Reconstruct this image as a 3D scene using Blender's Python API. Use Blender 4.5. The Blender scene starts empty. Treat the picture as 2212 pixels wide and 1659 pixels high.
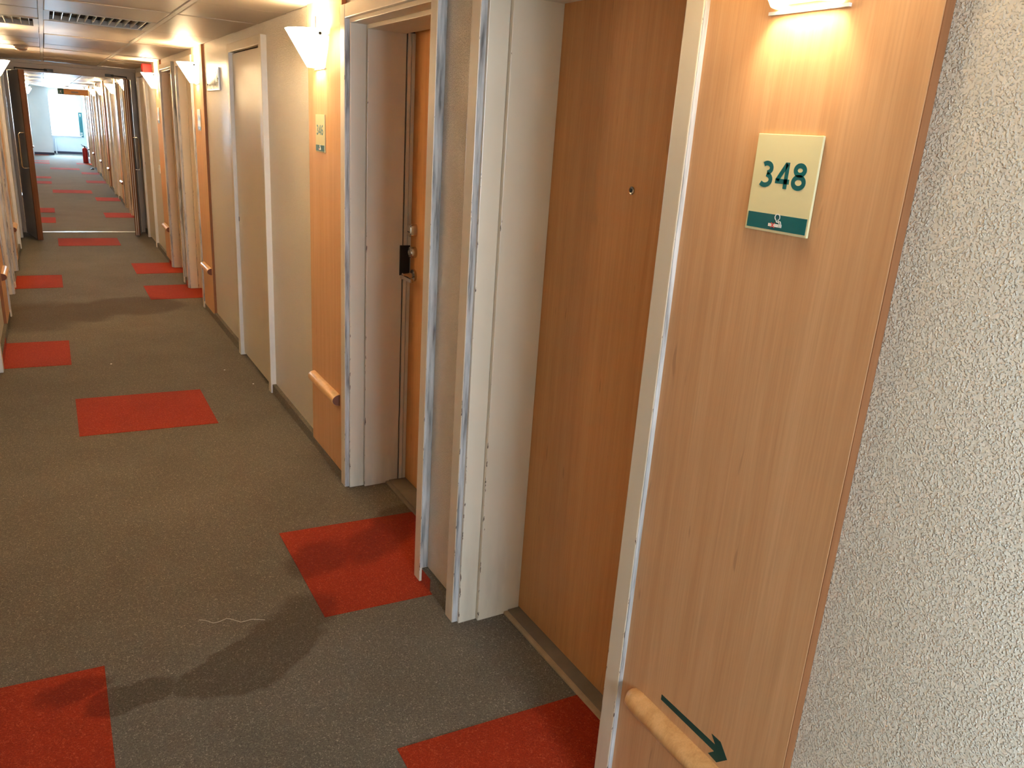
import bpy, bmesh, math, random
from mathutils import Matrix, Vector
random.seed(7)
SC = bpy.context.scene
COL = SC.collection

# ------------------------------------------------------------------ camera
cam_d = bpy.data.cameras.new('camera'); cam = bpy.data.objects.new('camera', cam_d); COL.objects.link(cam)
yaw, pitch, roll = 0.537, -0.3093, 0.0677
fw = Vector((math.sin(yaw)*math.cos(pitch), math.cos(yaw)*math.cos(pitch), math.sin(pitch)))
r0 = Vector((math.cos(yaw), -math.sin(yaw), 0)); u0 = r0.cross(fw)
rt = r0*math.cos(roll) + u0*math.sin(roll); up = rt.cross(fw)
M = Matrix((rt, up, -fw)).transposed().to_4x4(); M.translation = Vector((-1.0388, 0, 1.6))
cam.matrix_world = M
cam_d.sensor_fit = 'HORIZONTAL'; cam_d.sensor_width = 36; cam_d.lens = 1682.89/2212*36
cam_d.clip_start = 0.02; cam_d.clip_end = 200
SC.camera = cam

# ------------------------------------------------------------------ world, daylight, exposure
LAMP_W = 5.2                 # each wall sconce
LAMP_C = (1.0, 0.82, 0.56)
SHADE_E = 56.0
w = bpy.data.worlds.new('sky'); SC.world = w; w.use_nodes = True
bg = w.node_tree.nodes['Background']; bg.inputs[0].default_value = (0.72, 0.87, 1.0, 1); bg.inputs[1].default_value = 6.0
def area(name, loc, rot, sx, sy, power, col):
    l = bpy.data.lights.new(name, 'AREA'); l.shape = 'RECTANGLE'; l.size = sx; l.size_y = sy
    l.energy = power; l.color = col
    o = bpy.data.objects.new(name, l); COL.objects.link(o); o.location = loc; o.rotation_euler = rot
    return o
area('daylight_far_window', (-0.52, 31.78, 1.26), (-math.pi/2, 0, 0), 0.9, 1.3, 460, (0.55, 0.8, 1.0))
area('added_daylight_back', (-0.7, -3.5, 1.45), (math.pi/2, 0, 0), 1.1, 1.1, 75, (0.72, 0.86, 1.0))  # added, unseen source: cool light from behind the camera
area('added_daylight_side', (-1.80, -1.3, 1.42), (math.pi/2, 0, -math.pi/2), 1.2, 1.05, 50, (0.80, 0.90, 1.0))  # added, unseen source: cool light thrown onto the near right wall
vs = SC.view_settings; vs.view_transform = 'Standard'; vs.look = 'None'; vs.exposure = 0.8; vs.gamma = 1.0; vs.use_curve_mapping = False
SC.cycles.use_denoising = True
SC.cycles.max_bounces = 7; SC.cycles.diffuse_bounces = 5; SC.cycles.sample_clamp_indirect = 6
SC.cycles.use_adaptive_sampling = True; SC.cycles.adaptive_threshold = 0.6; SC.cycles.adaptive_min_samples = 36

# ------------------------------------------------------------------ node helpers and materials
class NT:
    def __init__(s, name):
        s.m = bpy.data.materials.new(name); s.m.use_nodes = True; s.t = s.m.node_tree
        s.p = s.t.nodes['Principled BSDF']; s.out = s.t.nodes['Material Output']
        s.geo = None
    def n(s, typ, ins=None, **kw):
        nd = s.t.nodes.new(typ)
        for k, v in kw.items(): setattr(nd, k, v)
        for k, v in (ins or {}).items(): s.set(nd.inputs[k], v)
        return nd
    def set(s, sock, v):
        if isinstance(v, bpy.types.NodeSocket): s.t.links.new(v, sock)
        elif isinstance(v, (tuple, list)) and len(v) == 3 and sock.type == 'RGBA': sock.default_value = (*v, 1)
        else: sock.default_value = v
    def pos(s):
        if s.geo is None: s.geo = s.n('ShaderNodeNewGeometry')
        return s.geo.outputs['Position']
    def math(s, op, a, b=0.0, c=None, clamp=False):
        nd = s.n('ShaderNodeMath', operation=op, use_clamp=clamp); s.set(nd.inputs[0], a); s.set(nd.inputs[1], b)
        if c is not None: s.set(nd.inputs[2], c)
        return nd.outputs[0]
    def vmul(s, v, k):
        nd = s.n('ShaderNodeVectorMath', operation='MULTIPLY'); s.set(nd.inputs[0], v); s.set(nd.inputs[1], k); return nd.outputs[0]
    def vadd(s, v, k):
        nd = s.n('ShaderNodeVectorMath', operation='ADD'); s.set(nd.inputs[0], v); s.set(nd.inputs[1], k); return nd.outputs[0]
    def noise(s, v, scale, detail=3, rough=0.55, out='Fac', dist=0.0):
        nd = s.n('ShaderNodeTexNoise', {'Vector': v, 'Scale': scale, 'Detail': detail, 'Roughness': rough, 'Distortion': dist})
        return nd.outputs[out]
    def ramp(s, f, stops):
        nd = s.n('ShaderNodeValToRGB'); cr = nd.color_ramp
        while len(cr.elements) < len(stops): cr.elements.new(0.5)
        for e, (p, c) in zip(cr.elements, stops):
            e.position = p; e.color = (*c, 1) if len(c) == 3 else c
        s.set(nd.inputs[0], f); return nd.outputs[0]
    def mrange(s, v, a, b, c=0.0, d=1.0, smooth=False):
        nd = s.n('ShaderNodeMapRange', {'Value': v, 'From Min': a, 'From Max': b, 'To Min': c, 'To Max': d})
        if smooth: nd.interpolation_type = 'SMOOTHSTEP'
        return nd.outputs[0]
    def mix(s, f, a, b, blend='MIX'):
        nd = s.n('ShaderNodeMix', data_type='RGBA', blend_type=blend)
        s.set(nd.inputs[0], f); s.set(nd.inputs[6], a); s.set(nd.inputs[7], b); return nd.outputs[2]
    def bump(s, h, strength, dist):
        nd = s.n('ShaderNodeBump', {'Height': h, 'Strength': strength, 'Distance': dist})
        s.t.links.new(nd.outputs[0], s.p.inputs['Normal'])
    def base(s, c, rough=0.5, metal=0.0, spec=0.5):
        s.set(s.p.inputs['Base Color'], c); s.set(s.p.inputs['Roughness'], rough)
        s.p.inputs['Metallic'].default_value = metal; s.p.inputs['Specular IOR Level'].default_value = spec
        return s
    def xyz(s):
        nd = s.n('ShaderNodeSeparateXYZ', {0: s.pos()}); return nd.outputs

def srgb(r, g, b):
    f = lambda c: (c/255/12.92 if c/255 <= 0.04045 else ((c/255+0.055)/1.055)**2.4)
    return (f(r), f(g), f(b))

def plain(name, col, rough=0.5, metal=0.0, spec=0.5, var=0.06, scale=30):
    t = NT(name)
    f = t.noise(t.pos(), scale, 3)
    c = t.mix(f, tuple(max(0, x*(1-var)) for x in col), tuple(min(1, x*(1+var)) for x in col))
    t.base(c, rough, metal, spec); return t.m

def wall_material():
    t = NT('stippled_paint')
    p = t.pos()
    big = t.noise(p, 1.3, 3)
    c = t.mix(big, (0.72, 0.65, 0.53), (0.80, 0.74, 0.63))
    n1 = t.noise(p, 290, 1, 0.5)
    n2 = t.noise(p, 120, 1, 0.5)
    blob = t.mrange(n1, 0.47, 0.70, 0, 1, True)
    h = t.math('ADD', blob, t.math('MULTIPLY', n2, 0.6))
    t.base(c, 0.30, spec=0.55); t.bump(h, 0.8, 0.0028); return t.m

def wood_material(name, c1, c2, c3, rough=0.5):
    t = NT(name); p = t.pos()
    v = t.vmul(p, (38, 38, 1.6))
    g = t.noise(v, 1.0, 5, 0.62, dist=0.35)
    v2 = t.vmul(p, (260, 260, 5))
    g2 = t.noise(v2, 1.0, 2, 0.5)
    big = t.noise(t.vmul(p, (3, 3, 0.7)), 1.0, 2)
    c = t.ramp(g, [(0.28, c1), (0.5, c2), (0.74, c3)])
    c = t.mix(t.mrange(g2, 0.40, 0.75, 0, 0.30), c, tuple(x*0.72 for x in c1))
    c = t.mix(t.mrange(big, 0.3, 0.7, 0, 0.25), c, tuple(x*0.9 for x in c2))
    knot = t.noise(t.vmul(p, (55, 55, 9)), 1.0, 1)
    c = t.mix(t.mrange(knot, 0.735, 0.79, 0, 0.45), c, tuple(x*0.55 for x in c1))
    t.base(c, rough, spec=0.28); t.bump(g2, 0.05, 0.001); return t.m

def ellipse_mask(t, xy, cx, cy, rx, ry, ang, soft):
    """1 inside an ellipse on the floor, 0 outside (distorted floor coordinates)."""
    a = math.radians(ang); ca, sa = math.cos(a), math.sin(a)
    dx = t.math('SUBTRACT', xy[0], cx); dy = t.math('SUBTRACT', xy[1], cy)
    u = t.math('DIVIDE', t.math('ADD', t.math('MULTIPLY', dx, ca), t.math('MULTIPLY', dy, sa)), rx)
    v = t.math('DIVIDE', t.math('SUBTRACT', t.math('MULTIPLY', dy, ca), t.math('MULTIPLY', dx, sa)), ry)
    d = t.math('ADD', t.math('MULTIPLY', u, u), t.math('MULTIPLY', v, v))
    return t.mrange(d, 1.0-soft, 1.0+soft, 1, 0, True)

def carpet_material(name, dark, mid, light, red=False):
    t = NT(name); p = t.pos()
    fib = t.noise(p, 230, 3, 0.6, dist=1.2)
    fib2 = t.noise(t.vmul(p, (1, 0.55, 1)), 95, 2, 0.6, dist=0.8)
    fleck = t.mrange(fib, 0.54, 0.68)
    c = t.mix(t.mrange(fib, 0.3, 0.7), dark, mid)
    c = t.mix(t.math('MULTIPLY', fleck, t.mrange(fib2, 0.42, 0.62)), c, light)
    # dirt: soft traffic patches (partly painted warm light) and spilt-liquid stains with their own outline
    wob = t.n('ShaderNodeTexNoise', {'Vector': p, 'Scale': 5.0, 'Detail': 4.0})
    q = t.vadd(p, t.vmul(t.vadd(wob.outputs['Color'], (-0.5, -0.5, -0.5)), (0.16, 0.16, 0)))
    xy = t.n('ShaderNodeSeparateXYZ', {0: q}).outputs
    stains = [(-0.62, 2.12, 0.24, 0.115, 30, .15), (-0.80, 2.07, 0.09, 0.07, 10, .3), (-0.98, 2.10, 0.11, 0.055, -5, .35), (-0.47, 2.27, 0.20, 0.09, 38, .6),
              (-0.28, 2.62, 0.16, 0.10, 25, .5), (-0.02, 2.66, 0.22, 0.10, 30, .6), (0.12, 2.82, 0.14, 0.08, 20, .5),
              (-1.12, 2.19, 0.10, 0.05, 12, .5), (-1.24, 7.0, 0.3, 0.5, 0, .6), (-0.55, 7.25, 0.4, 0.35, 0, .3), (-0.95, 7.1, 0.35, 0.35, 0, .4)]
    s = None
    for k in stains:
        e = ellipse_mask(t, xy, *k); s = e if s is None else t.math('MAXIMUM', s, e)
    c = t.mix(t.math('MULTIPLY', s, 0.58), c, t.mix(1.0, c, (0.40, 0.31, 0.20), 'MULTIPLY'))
    brown = t.math('MULTIPLY', t.mrange(xy[1], 1.95, 2.6, 0, 1, True), t.mrange(xy[1], 7.35, 7.6, 1, 0, True))  # mostly warm lamp light put into the carpet colour, plus some traffic dirt
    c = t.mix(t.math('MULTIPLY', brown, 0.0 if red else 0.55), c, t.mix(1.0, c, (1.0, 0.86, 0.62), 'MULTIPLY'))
    # darker soiling along the walls
    x = t.n('ShaderNodeSeparateXYZ', {0: p}).outputs[0]
    big = t.noise(p, 2.2, 4, 0.6)
    c = t.mix(t.mrange(big, 0.35, 0.75, 0.0, 0.38), c, t.mix(1.0, c, (0.55, 0.5, 0.42), 'MULTIPLY'))
    t.base(c, 0.95, spec=0.15); t.bump(t.math('ADD', fib, fib2), 0.7, 0.003)
    t.p.inputs['Sheen Weight'].default_value = 0.04
    return t.m

def trim_material(name, col, chips):
    """gloss cream paint; chips = worn dark knocks scattered low on the woodwork"""
    t = NT(name); p = t.pos()
    big = t.noise(p, 2.5, 3)
    c = t.mix(big, tuple(x*0.93 for x in col), tuple(min(1, x*1.05) for x in col))
    if chips:
        # knocked paint along the vertical arrises, mostly low down (object space: x into the wall, y along it)
        tc = t.n('ShaderNodeTexCoord'); ox = t.n('ShaderNodeSeparateXYZ', {0: tc.outputs['Object']}).outputs
        ax = t.math('ABSOLUTE', ox[0]); dmin = None
        for ye, xe in [(2.04, 0.0), (3.19, 0.0), (2.028, 0.02), (3.178, 0.02), (2.014, 0.086), (3.164, 0.086), (1.166, 0.0), (2.32, 0.0), (1.216, 0.0), (2.37, 0.0)]:
            dx = t.math('SUBTRACT', ax, xe); dy = t.math('SUBTRACT', ox[1], ye)
            d = t.math('SQRT', t.math('ADD', t.math('MULTIPLY', dx, dx), t.math('MULTIPLY', dy, dy)))
            dmin = d if dmin is None else t.math('MINIMUM', dmin, d)
        n = t.noise(t.vmul(p, (90, 90, 24)), 1.0, 4, 0.65)
        lowz = t.mrange(ox[2], 0.0, 1.6, 0.035, -0.055)
        reach = t.math('MULTIPLY', t.math('SUBTRACT', t.math('ADD', n, lowz), 0.565), 0.040)
        k = t.mrange(t.math('SUBTRACT', reach, dmin), -0.0002, 0.0006)
        c = t.mix(k, c, (0.10, 0.06, 0.035))
        g = t.noise(t.vmul(p, (16, 16, 3.0)), 1.0, 4)
        grime = t.math('MULTIPLY', t.mrange(g, 0.45, 0.75, 0, 1), t.mrange(ox[2], 0.0, 0.45, 0.5, 0.06))
        c = t.mix(grime, c, tuple(x*0.5 for x in col))
    t.base(c, 0.30, spec=0.5); return t.m

def worn_edge_material():
    t = NT('worn_white_gloss'); p = t.pos()
    d = t.noise(t.vmul(p, (60, 60, 5.0)), 1.0, 4, 0.6)
    c = t.ramp(d, [(0.32, (0.14, 0.135, 0.13)), (0.47, (0.40, 0.395, 0.385)), (0.64, (0.58, 0.575, 0.565))])
    t.base(c, 0.45, spec=0.5); return t.m

def shade_material(name='lit_opal_glass', k=1.0):
    t = NT(name)
    t.base((0.9, 0.86, 0.78), 0.3)
    t.p.inputs['Emission Color'].default_value = (1.0, 0.75, 0.42, 1)
    tc = t.n('ShaderNodeTexCoord'); x = t.n('ShaderNodeSeparateXYZ', {0: tc.outputs['Object']}).outputs[0]
    t.set(t.p.inputs['Emission Strength'], t.mrange(t.math('ABSOLUTE', x), 0.015, 0.075, SHADE_E*k*0.06, SHADE_E*k, True))
    return t.m

def glass_material():
    t = NT('window_glass')
    tr = t.n('ShaderNodeBsdfTransparent', {0: (0.96, 0.98, 1.0)}); gl = t.n('ShaderNodeBsdfGlossy', {'Roughness': 0.02})
    fr = t.n('ShaderNodeFresnel', {0: 1.45})
    mx = t.n('ShaderNodeMixShader', {0: fr.outputs[0], 1: tr.outputs[0], 2: gl.outputs[0]})
    t.t.links.new(mx.outputs[0], t.out.inputs[0]); return t.m

def picture_material():
    t = NT('framed_print'); p = t.pos()
    n = t.noise(t.vmul(p, (1, 7, 16)), 1.0, 4, 0.6, dist=0.8)
    c = t.ramp(n, [(0.36, (0.015, 0.02, 0.018)), (0.50, (0.07, 0.085, 0.075)), (0.64, (0.30, 0.32, 0.29))])
    t.base(c, 0.12, spec=0.2); return t.m

def emis(name, col, strength):
    t = NT(name); t.base(col, 0.4)
    t.p.inputs['Emission Color'].default_value = (*col, 1); t.p.inputs['Emission Strength'].default_value = strength
    return t.m

MT = dict(
    wall=wall_material(),
    endwall=plain('smooth_white_paint', (0.72, 0.76, 0.80), 0.6, scale=4),
    panel=wood_material('beech_laminate', srgb(202, 153, 108), srgb(211, 164, 119), srgb(219, 175, 131)),
    door=wood_material('door_laminate', srgb(198, 142, 86), srgb(208, 153, 96), srgb(216, 163, 107), 0.5),
    edging=wood_material('brown_panel_edge', srgb(140, 88, 52), srgb(152, 98, 60), srgb(162, 108, 70)),  # near edge of the panels, darker brown than their face
    rail=wood_material('handrail_beech', srgb(200, 150, 95), srgb(220, 175, 120), srgb(232, 192, 140), 0.28),
    railend=plain('rail_end_grain', srgb(120, 72, 52), 0.7),
    trim=trim_material('cream_gloss', (0.74, 0.66, 0.52), True),
    trimc=trim_material('cream_satin', (0.72, 0.64, 0.50), False),
    worn=worn_edge_material(), edge=plain('daylit_edge_white', (0.72, 0.69, 0.66), 0.4, var=0.05),  # edge: daylight on camera-facing cupboard frame sides, painted in as whiter cream
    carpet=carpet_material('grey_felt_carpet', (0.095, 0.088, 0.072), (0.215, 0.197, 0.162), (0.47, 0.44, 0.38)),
    red=carpet_material('red_felt_carpet', (0.26, 0.022, 0.005), (0.44, 0.040, 0.009), (0.62, 0.13, 0.045), True),
    ceil=plain('satin_ceiling_metal', (0.50, 0.44, 0.36), 0.46, 0.0, 0.32, 0.05, 6),
    runner=plain('ceiling_runner_white', (0.55, 0.54, 0.51), 0.5, 0.0, 0.35, 0.15, 18),
    void=plain('ceiling_void', (0.03, 0.028, 0.025), 0.9),
    chrome=plain('brushed_steel', (0.62, 0.58, 0.52), 0.22, 1.0, var=0.1, scale=80),
    alu=plain('aluminium_strip', (0.75, 0.75, 0.74), 0.3, 1.0),
    dark=plain('dark_metal', (0.02, 0.018, 0.016), 0.4, 0.3),
    black=plain('black_rubber', (0.012, 0.012, 0.012), 0.6),
    sill=plain('worn_threshold', (0.19, 0.16, 0.12), 0.55, var=0.35, scale=14),
    sill2=plain('beige_threshold_edge', (0.42, 0.33, 0.2), 0.6, var=0.35, scale=20),
    shade=shade_material(), shade_weak=shade_material('weakly_lit_opal_glass', 0.4),
    plate=plain('cream_acrylic', srgb(226, 218, 172), 0.18, var=0.02),
    teal=plain('teal_print', srgb(0, 98, 104), 0.3, var=0.03),
    tealdark=plain('teal_vinyl', srgb(4, 66, 62), 0.45, var=0.05),
    white=plain('white_paint', (0.82, 0.82, 0.80), 0.4, var=0.02),
    redplastic=plain('red_plastic', srgb(215, 40, 30), 0.35, var=0.03),
    extred=plain('extinguisher_red', srgb(150, 12, 28), 0.3, var=0.03),
    orange=plain('amber_sign', srgb(220, 150, 70), 0.4, var=0.03),
    green=plain('green_sign', srgb(10, 80, 60), 0.4, var=0.03),
    leaf=plain('blue_grey_laminate', (0.33, 0.33, 0.38), 0.35, var=0.12, scale=6),
    lipping=wood_material('brown_lipping', srgb(92, 52, 24), srgb(112, 66, 32), srgb(126, 78, 42)),
    header=plain('taupe_gloss', (0.33, 0.26, 0.20), 0.4, var=0.08, scale=5),
    glass=glass_material(), print=picture_material(),
    frame=plain('white_upvc', (0.8, 0.82, 0.84), 0.35, var=0.02),
    lamp=emis('lit_led', (0.75, 0.85, 1.0), 14.0),
    thread=plain('pale_thread', (0.5, 0.47, 0.38), 0.9), crumb=plain('white_crumb', (0.9, 0.88, 0.84), 0.8),
    navy=plain('dark_skirting', (0.03, 0.03, 0.06), 0.5),
)

# ------------------------------------------------------------------ mesh helpers
class MB:
    def __init__(s): s.v = []; s.f = []
    def box(s, x0, x1, y0, y1, z0, z1, bev=0.0):
        if bev > 0:
            bm = bmesh.new(); bmesh.ops.create_cube(bm, size=1)
            for v in bm.verts: v.co = Vector(((x0+x1)/2+v.co.x*(x1-x0), (y0+y1)/2+v.co.y*(y1-y0), (z0+z1)/2+v.co.z*(z1-z0)))
            bmesh.ops.bevel(bm, geom=list(bm.edges), offset=bev, segments=2, affect='EDGES', profile=0.6)
            s.add_bm(bm); return s
        n = len(s.v)
        s.v += [(x0,y0,z0),(x1,y0,z0),(x1,y1,z0),(x0,y1,z0),(x0,y0,z1),(x1,y0,z1),(x1,y1,z1),(x0,y1,z1)]
        s.f += [[n+i for i in q] for q in ((3,2,1,0),(4,5,6,7),(0,1,5,4),(1,2,6,5),(2,3,7,6),(3,0,4,7))]
        return s
    def add_bm(s, bm):
        n = len(s.v); bm.verts.index_update()
        s.v += [tuple(v.co) for v in bm.verts]; s.f += [[n+v.index for v in f.verts] for f in bm.faces]; bm.free()
    def loft(s, rings, cap=True, close=True):
        n = len(s.v); k = len(rings[0])
        for r in rings: s.v += [tuple(p) for p in r]
        m = k if close else k-1
        for i in range(len(rings)-1):
            for j in range(m):
                a = n+i*k+j; b = n+i*k+(j+1) % k
                s.f.append([a, b, b+k, a+k])
        if cap: s.f.append([n+j for j in reversed(range(k))]); s.f.append([n+(len(rings)-1)*k+j for j in range(k)])
        return s
    def tube(s, pts, r, seg=10):
        pts = [Vector(p) for p in pts]; rings = []
        for i, p in enumerate(pts):
            d = (pts[min(i+1, len(pts)-1)] - pts[max(i-1, 0)]).normalized()
            a = d.orthogonal().normalized() if i == 0 else (ref - d*ref.dot(d)).normalized()
            ref = a; b = d.cross(a)
            rr = r[i] if isinstance(r, (list, tuple)) else r
            rings.append([p + a*math.cos(2*math.pi*k/seg)*rr + b*math.sin(2*math.pi*k/seg)*rr for k in range(seg)])
        return s.loft(rings)
    def lathe(s, prof, c=(0,0,0), seg=24, axis='z'):
        rings = []
        for r, h in prof:
            ring = []
            for k in range(seg):
                a = 2*math.pi*k/seg; x, y = r*math.cos(a), r*math.sin(a)
                p = (x, y, h) if axis == 'z' else (h, y, x)
                ring.append((p[0]+c[0], p[1]+c[1], p[2]+c[2]))
            rings.append(ring)
        return s.loft(rings)
    def prism(s, poly, h0, h1, plane='xy'):
        """extrude a polygon: plane 'xy' (h = z) or 'yz' (h = x)"""
        mk = (lambda p, h: (p[0], p[1], h)) if plane == 'xy' else (lambda p, h: (h, p[0], p[1]))
        n = len(s.v); k = len(poly)
        s.v += [mk(p, h0) for p in poly] + [mk(p, h1) for p in poly]
        s.f += [[n+i for i in reversed(range(k))], [n+k+i for i in range(k)]]
        for i in range(k):
            j = (i+1) % k; s.f.append([n+i, n+j, n+k+j, n+k+i])
        return s
    def mesh(s, name, mat, flip=False, smooth=False):
        me = bpy.data.meshes.new(name)
        v = [(-a, b, c) for a, b, c in s.v] if flip else s.v
        me.from_pydata(v, [], s.f); bm = bmesh.new(); bm.from_mesh(me)
        bmesh.ops.recalc_face_normals(bm, faces=bm.faces); bm.to_mesh(me); bm.free()
        for mm in (mat if isinstance(mat, (list, tuple)) else [mat]): me.materials.append(MT[mm])
        if smooth:
            for p in me.polygons: p.use_smooth = True
            me.set_sharp_from_angle(angle=math.radians(35))
        me.update(); return me

def link(name, data, parent=None, loc=(0,0,0)):
    o = bpy.data.objects.new(name, data); COL.objects.link(o); o.location = loc
    if parent is not None: o.parent = parent
    return o
def tag(o, label=None, cat=None, group=None, kind=None):
    if label: o['label'] = label
    if cat: o['category'] = cat
    if group: o['group'] = group
    if kind: o['kind'] = kind
    return o

# prototypes: list of (name, mesh, parent index or None, label); a thing is stamped with shared mesh data
PROTO = {}
def stamp(key, side, build, name, loc):
    """Empty at loc with the parts of prototype `key`; side 'L' is the mirror image."""
    k = (key, side)
    if k not in PROTO:
        PROTO[k] = [(n, mb.mesh(n, mat, side == 'L', sm), par, lab) for n, mb, mat, par, lab, sm in build()]
    root = link(name, None, None, loc); root.empty_display_size = 0.1
    objs = []
    for n, me, par, lab in PROTO[k]:
        o = link(n, me, root if par is None else objs[par]); objs.append(o)
        if lab: o['label'] = lab
    return root, objs
LX = -1.41                    # left wall reference plane (architrave faces)
def X0(side): return 0.0 if side == 'R' else LX

# ------------------------------------------------------------------ layout along the corridor (metres, camera at y = 0)
PER = 5.87
ZC = 2.088                    # ceiling
WX = 0.032                    # wall face behind the architraves
DOORA = (1.216, 2.040); DOORB = (2.370, 3.190)
ARW = 0.050
PANA = (0.711, 1.166); PANB = (3.262, 3.745)
CUP = (4.612, 5.562)
Y_END = 28.6
SIDES = {'R': range(0, 5), 'L': range(0, 5)}

# floor ------------------------------------------------------------
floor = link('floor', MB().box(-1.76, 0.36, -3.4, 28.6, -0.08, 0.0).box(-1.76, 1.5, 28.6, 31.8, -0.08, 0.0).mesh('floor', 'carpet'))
tag(floor, kind='structure')
XA, XB = -1.043, -0.378
def opening_at(y0, y1):
    res = []
    for k in range(5):
        for a, b in (DOORA, DOORB):
            lo, hi = max(y0, a+k*PER+0.027), min(y1, b+k*PER-0.027)
            if hi > lo: res.append((lo, hi))
    return res
def red_tile(x0, x1, y0, y1, wall=None):
    sk = -0.055 if y0 < 7 else 0.0
    Y = lambda x, y: y + sk*(x-XB)
    t = 0.0025
    if wall is None:
        poly = [(x0, Y(x0, y0)), (x1, Y(x1, y0)), (x1, Y(x1, y1)), (x0, Y(x0, y1))]
    else:                      # right-hand column runs on into the door recess
        e = 0.0095; op = opening_at(y0, y1); poly = [(x0, Y(x0, y0))]
        edge = [(e, Y(e, y0))]
        if op:
            lo, hi = op[0]
            lo = max(lo, Y(0.19, y0)); hi = min(hi, Y(0.19, y1))
            if lo > Y(e, y0)+0.02: edge += [(e, lo)]
            else: edge = []; lo = Y(0.19, y0)
            edge += [(0.188, lo), (0.188, hi)]
            if hi < Y(e, y1)-0.02: edge += [(e, hi), (e, Y(e, y1))]
            else: edge[-1] = (0.188, Y(0.19, y1))
        else: edge += [(e, Y(e, y1))]
        poly += edge + [(x0, Y(x0, y1))]
    return link('red_carpet_tile', MB().prism(poly, 0.0, t).mesh('red_carpet_tile', 'red'), floor)
for a, b in [(0.95, 1.585), (2.245, 2.872), (7.457, 8.09), (8.726, 9.36), (13.495, 14.13), (15.95, 16.58), (19.75, 20.38), (22.33, 22.95), (26.02, 26.65)]:
    red_tile(XB, 0.01, a, b, 'R')
for a, b in [(1.61, 2.235), (5.53, 6.155), (8.143, 8.775), (12.84, 13.47), (14.09, 14.72), (19.31, 19.94), (20.71, 21.24), (25.79, 26.4), (26.86, 27.25), (30.0, 30.37)]:
    red_tile(LX-0.0095, XA, a, b)
for a, b in [(4.205, 4.812), (10.67, 11.30), (17.34, 17.97), (23.68, 24.3)]:
    red_tile(XA, XB, a, b)

# walls --------------------------------------------------------------
def wall_mesh(side):
    m = MB(); y = -3.4; D = 0.33
    ops = []
    for k in SIDES[side]:
        ops += [(DOORA[0]+k*PER, DOORA[1]+k*PER, 1.985), (DOORB[0]+k*PER, DOORB[1]+k*PER, 1.985)]
        ops.append((CUP[0]+0.05+k*PER, CUP[1]-0.05+k*PER, 1.98)) if CUP[1]+k*PER < Y_END else None
    end = Y_END if side == 'R' else 30.4
    if side == 'L': m.box(WX, D, -3.4, -1.95, 0, ZC+0.04); m.box(WX, D, -1.95, -0.65, 0, 0.85); m.box(WX, D, -1.95, -0.65, 2.0, ZC+0.04); y = -0.65
    for a, b, h in ops:
        m.box(WX, D, y, a, 0, ZC+0.04); m.box(WX, D, a, b, h, ZC+0.04); y = b
    m.box(WX, D, y, end, 0, ZC+0.04)
    return m
for side, nm in (('R', 'wall_right'), ('L', 'wall_left')):
    tag(link(nm, wall_mesh(side).mesh(nm, 'wall', side == 'L'), None, (X0(side), 0, 0)), kind='structure')

# ceiling -------------------------------------------------------------
RA, RB = -1.001, -0.398       # runner centre lines
ceiling = link('ceiling', MB().box(-1.76, 0.36, -3.4, 3.57, ZC, ZC+0.1).mesh('ceiling', 'ceil'))
link('ceiling_void', MB().box(-1.76, 0.36, 3.575, 28.6, ZC+0.03, ZC+0.1).box(-1.76, 1.5, 28.6, 31.8, ZC+0.03, ZC+0.1).mesh('ceiling_void', 'void'), ceiling)
tag(ceiling, kind='structure')
ROW0, ROWL = 3.57, 0.61
colsx = [(LX-WX, RA-0.012), (RA+0.012, RB-0.012), (RB+0.012, WX)]
tile_me = []
for a, b in colsx:
    tile_me.append(MB().box(a+0.001, b-0.001, 0.006, ROWL-0.006, ZC, ZC+0.025, 0.007).mesh('ceiling_tile', 'ceil'))
nrow = int((30.35-ROW0)/ROWL)
for i in range(nrow):
    for j in range(3):
        if (i, j) in ((3, 1), (4, 0)): continue
        o = link('ceiling_tile', tile_me[j], ceiling, (0, ROW0+i*ROWL, random.uniform(-0.0025, 0.0025)))
        o.rotation_euler = (random.uniform(-0.004, 0.004), random.uniform(-0.002, 0.002), 0)
yend = ROW0+nrow*ROWL
for x in (RA, RB):
    link('ceiling_runner', MB().box(x-0.012, x+0.012, ROW0, yend, ZC-0.003, ZC+0.02).mesh('ceiling_runner', 'runner'), ceiling)
link('end_bay_tile', MB().box(-1.44, 1.5, yend, 31.5, ZC, ZC+0.03).mesh('end_bay_tile', 'ceil'), ceiling)

# end of the corridor ---------------------------------------------------
WIN = (-0.98, -0.05, 0.60, 1.90)
m = MB().box(-0.88, WIN[0], 31.5, 31.7, 0, ZC+0.05) if WIN[0] > -0.88 else MB()
m.box(WIN[1], 1.5, 31.5, 31.7, 0, ZC+0.05).box(WIN[0], WIN[1], 31.5, 31.7, 0, WIN[2]).box(WIN[0], WIN[1], 31.5, 31.7, WIN[3], ZC+0.05)
m.box(-1.76, WIN[0], 31.5, 31.7, 0, ZC+0.05)
tag(link('wall_end', m.mesh('wall_end', 'endwall')), kind='structure')
tag(link('wall_nib', MB().box(-1.76, -0.885, 30.4, 31.499, 0, ZC+0.05).mesh('wall_nib', 'endwall')), kind='structure')
tag(link('wall_lobby', MB().box(0.34, 1.6, 28.4, 28.59, 0, ZC+0.05).box(1.3, 1.5, 28.6, 31.49, 0, ZC+0.05).mesh('wall_lobby', 'endwall')), kind='structure')
tag(link('baseboard_end', MB().box(-1.43, -0.88, 30.385, 30.4, 0, 0.075).box(-0.87, 1.29, 31.485, 31.5, 0, 0.075).mesh('baseboard_end', 'navy')), kind='structure')
win = tag(link('window_1', None, None, ((WIN[0]+WIN[1])/2, 31.5, WIN[2])), kind='structure')
wx0, wx1 = WIN[0]-win.location.x, WIN[1]-win.location.x; wh = WIN[3]-WIN[2]
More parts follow.
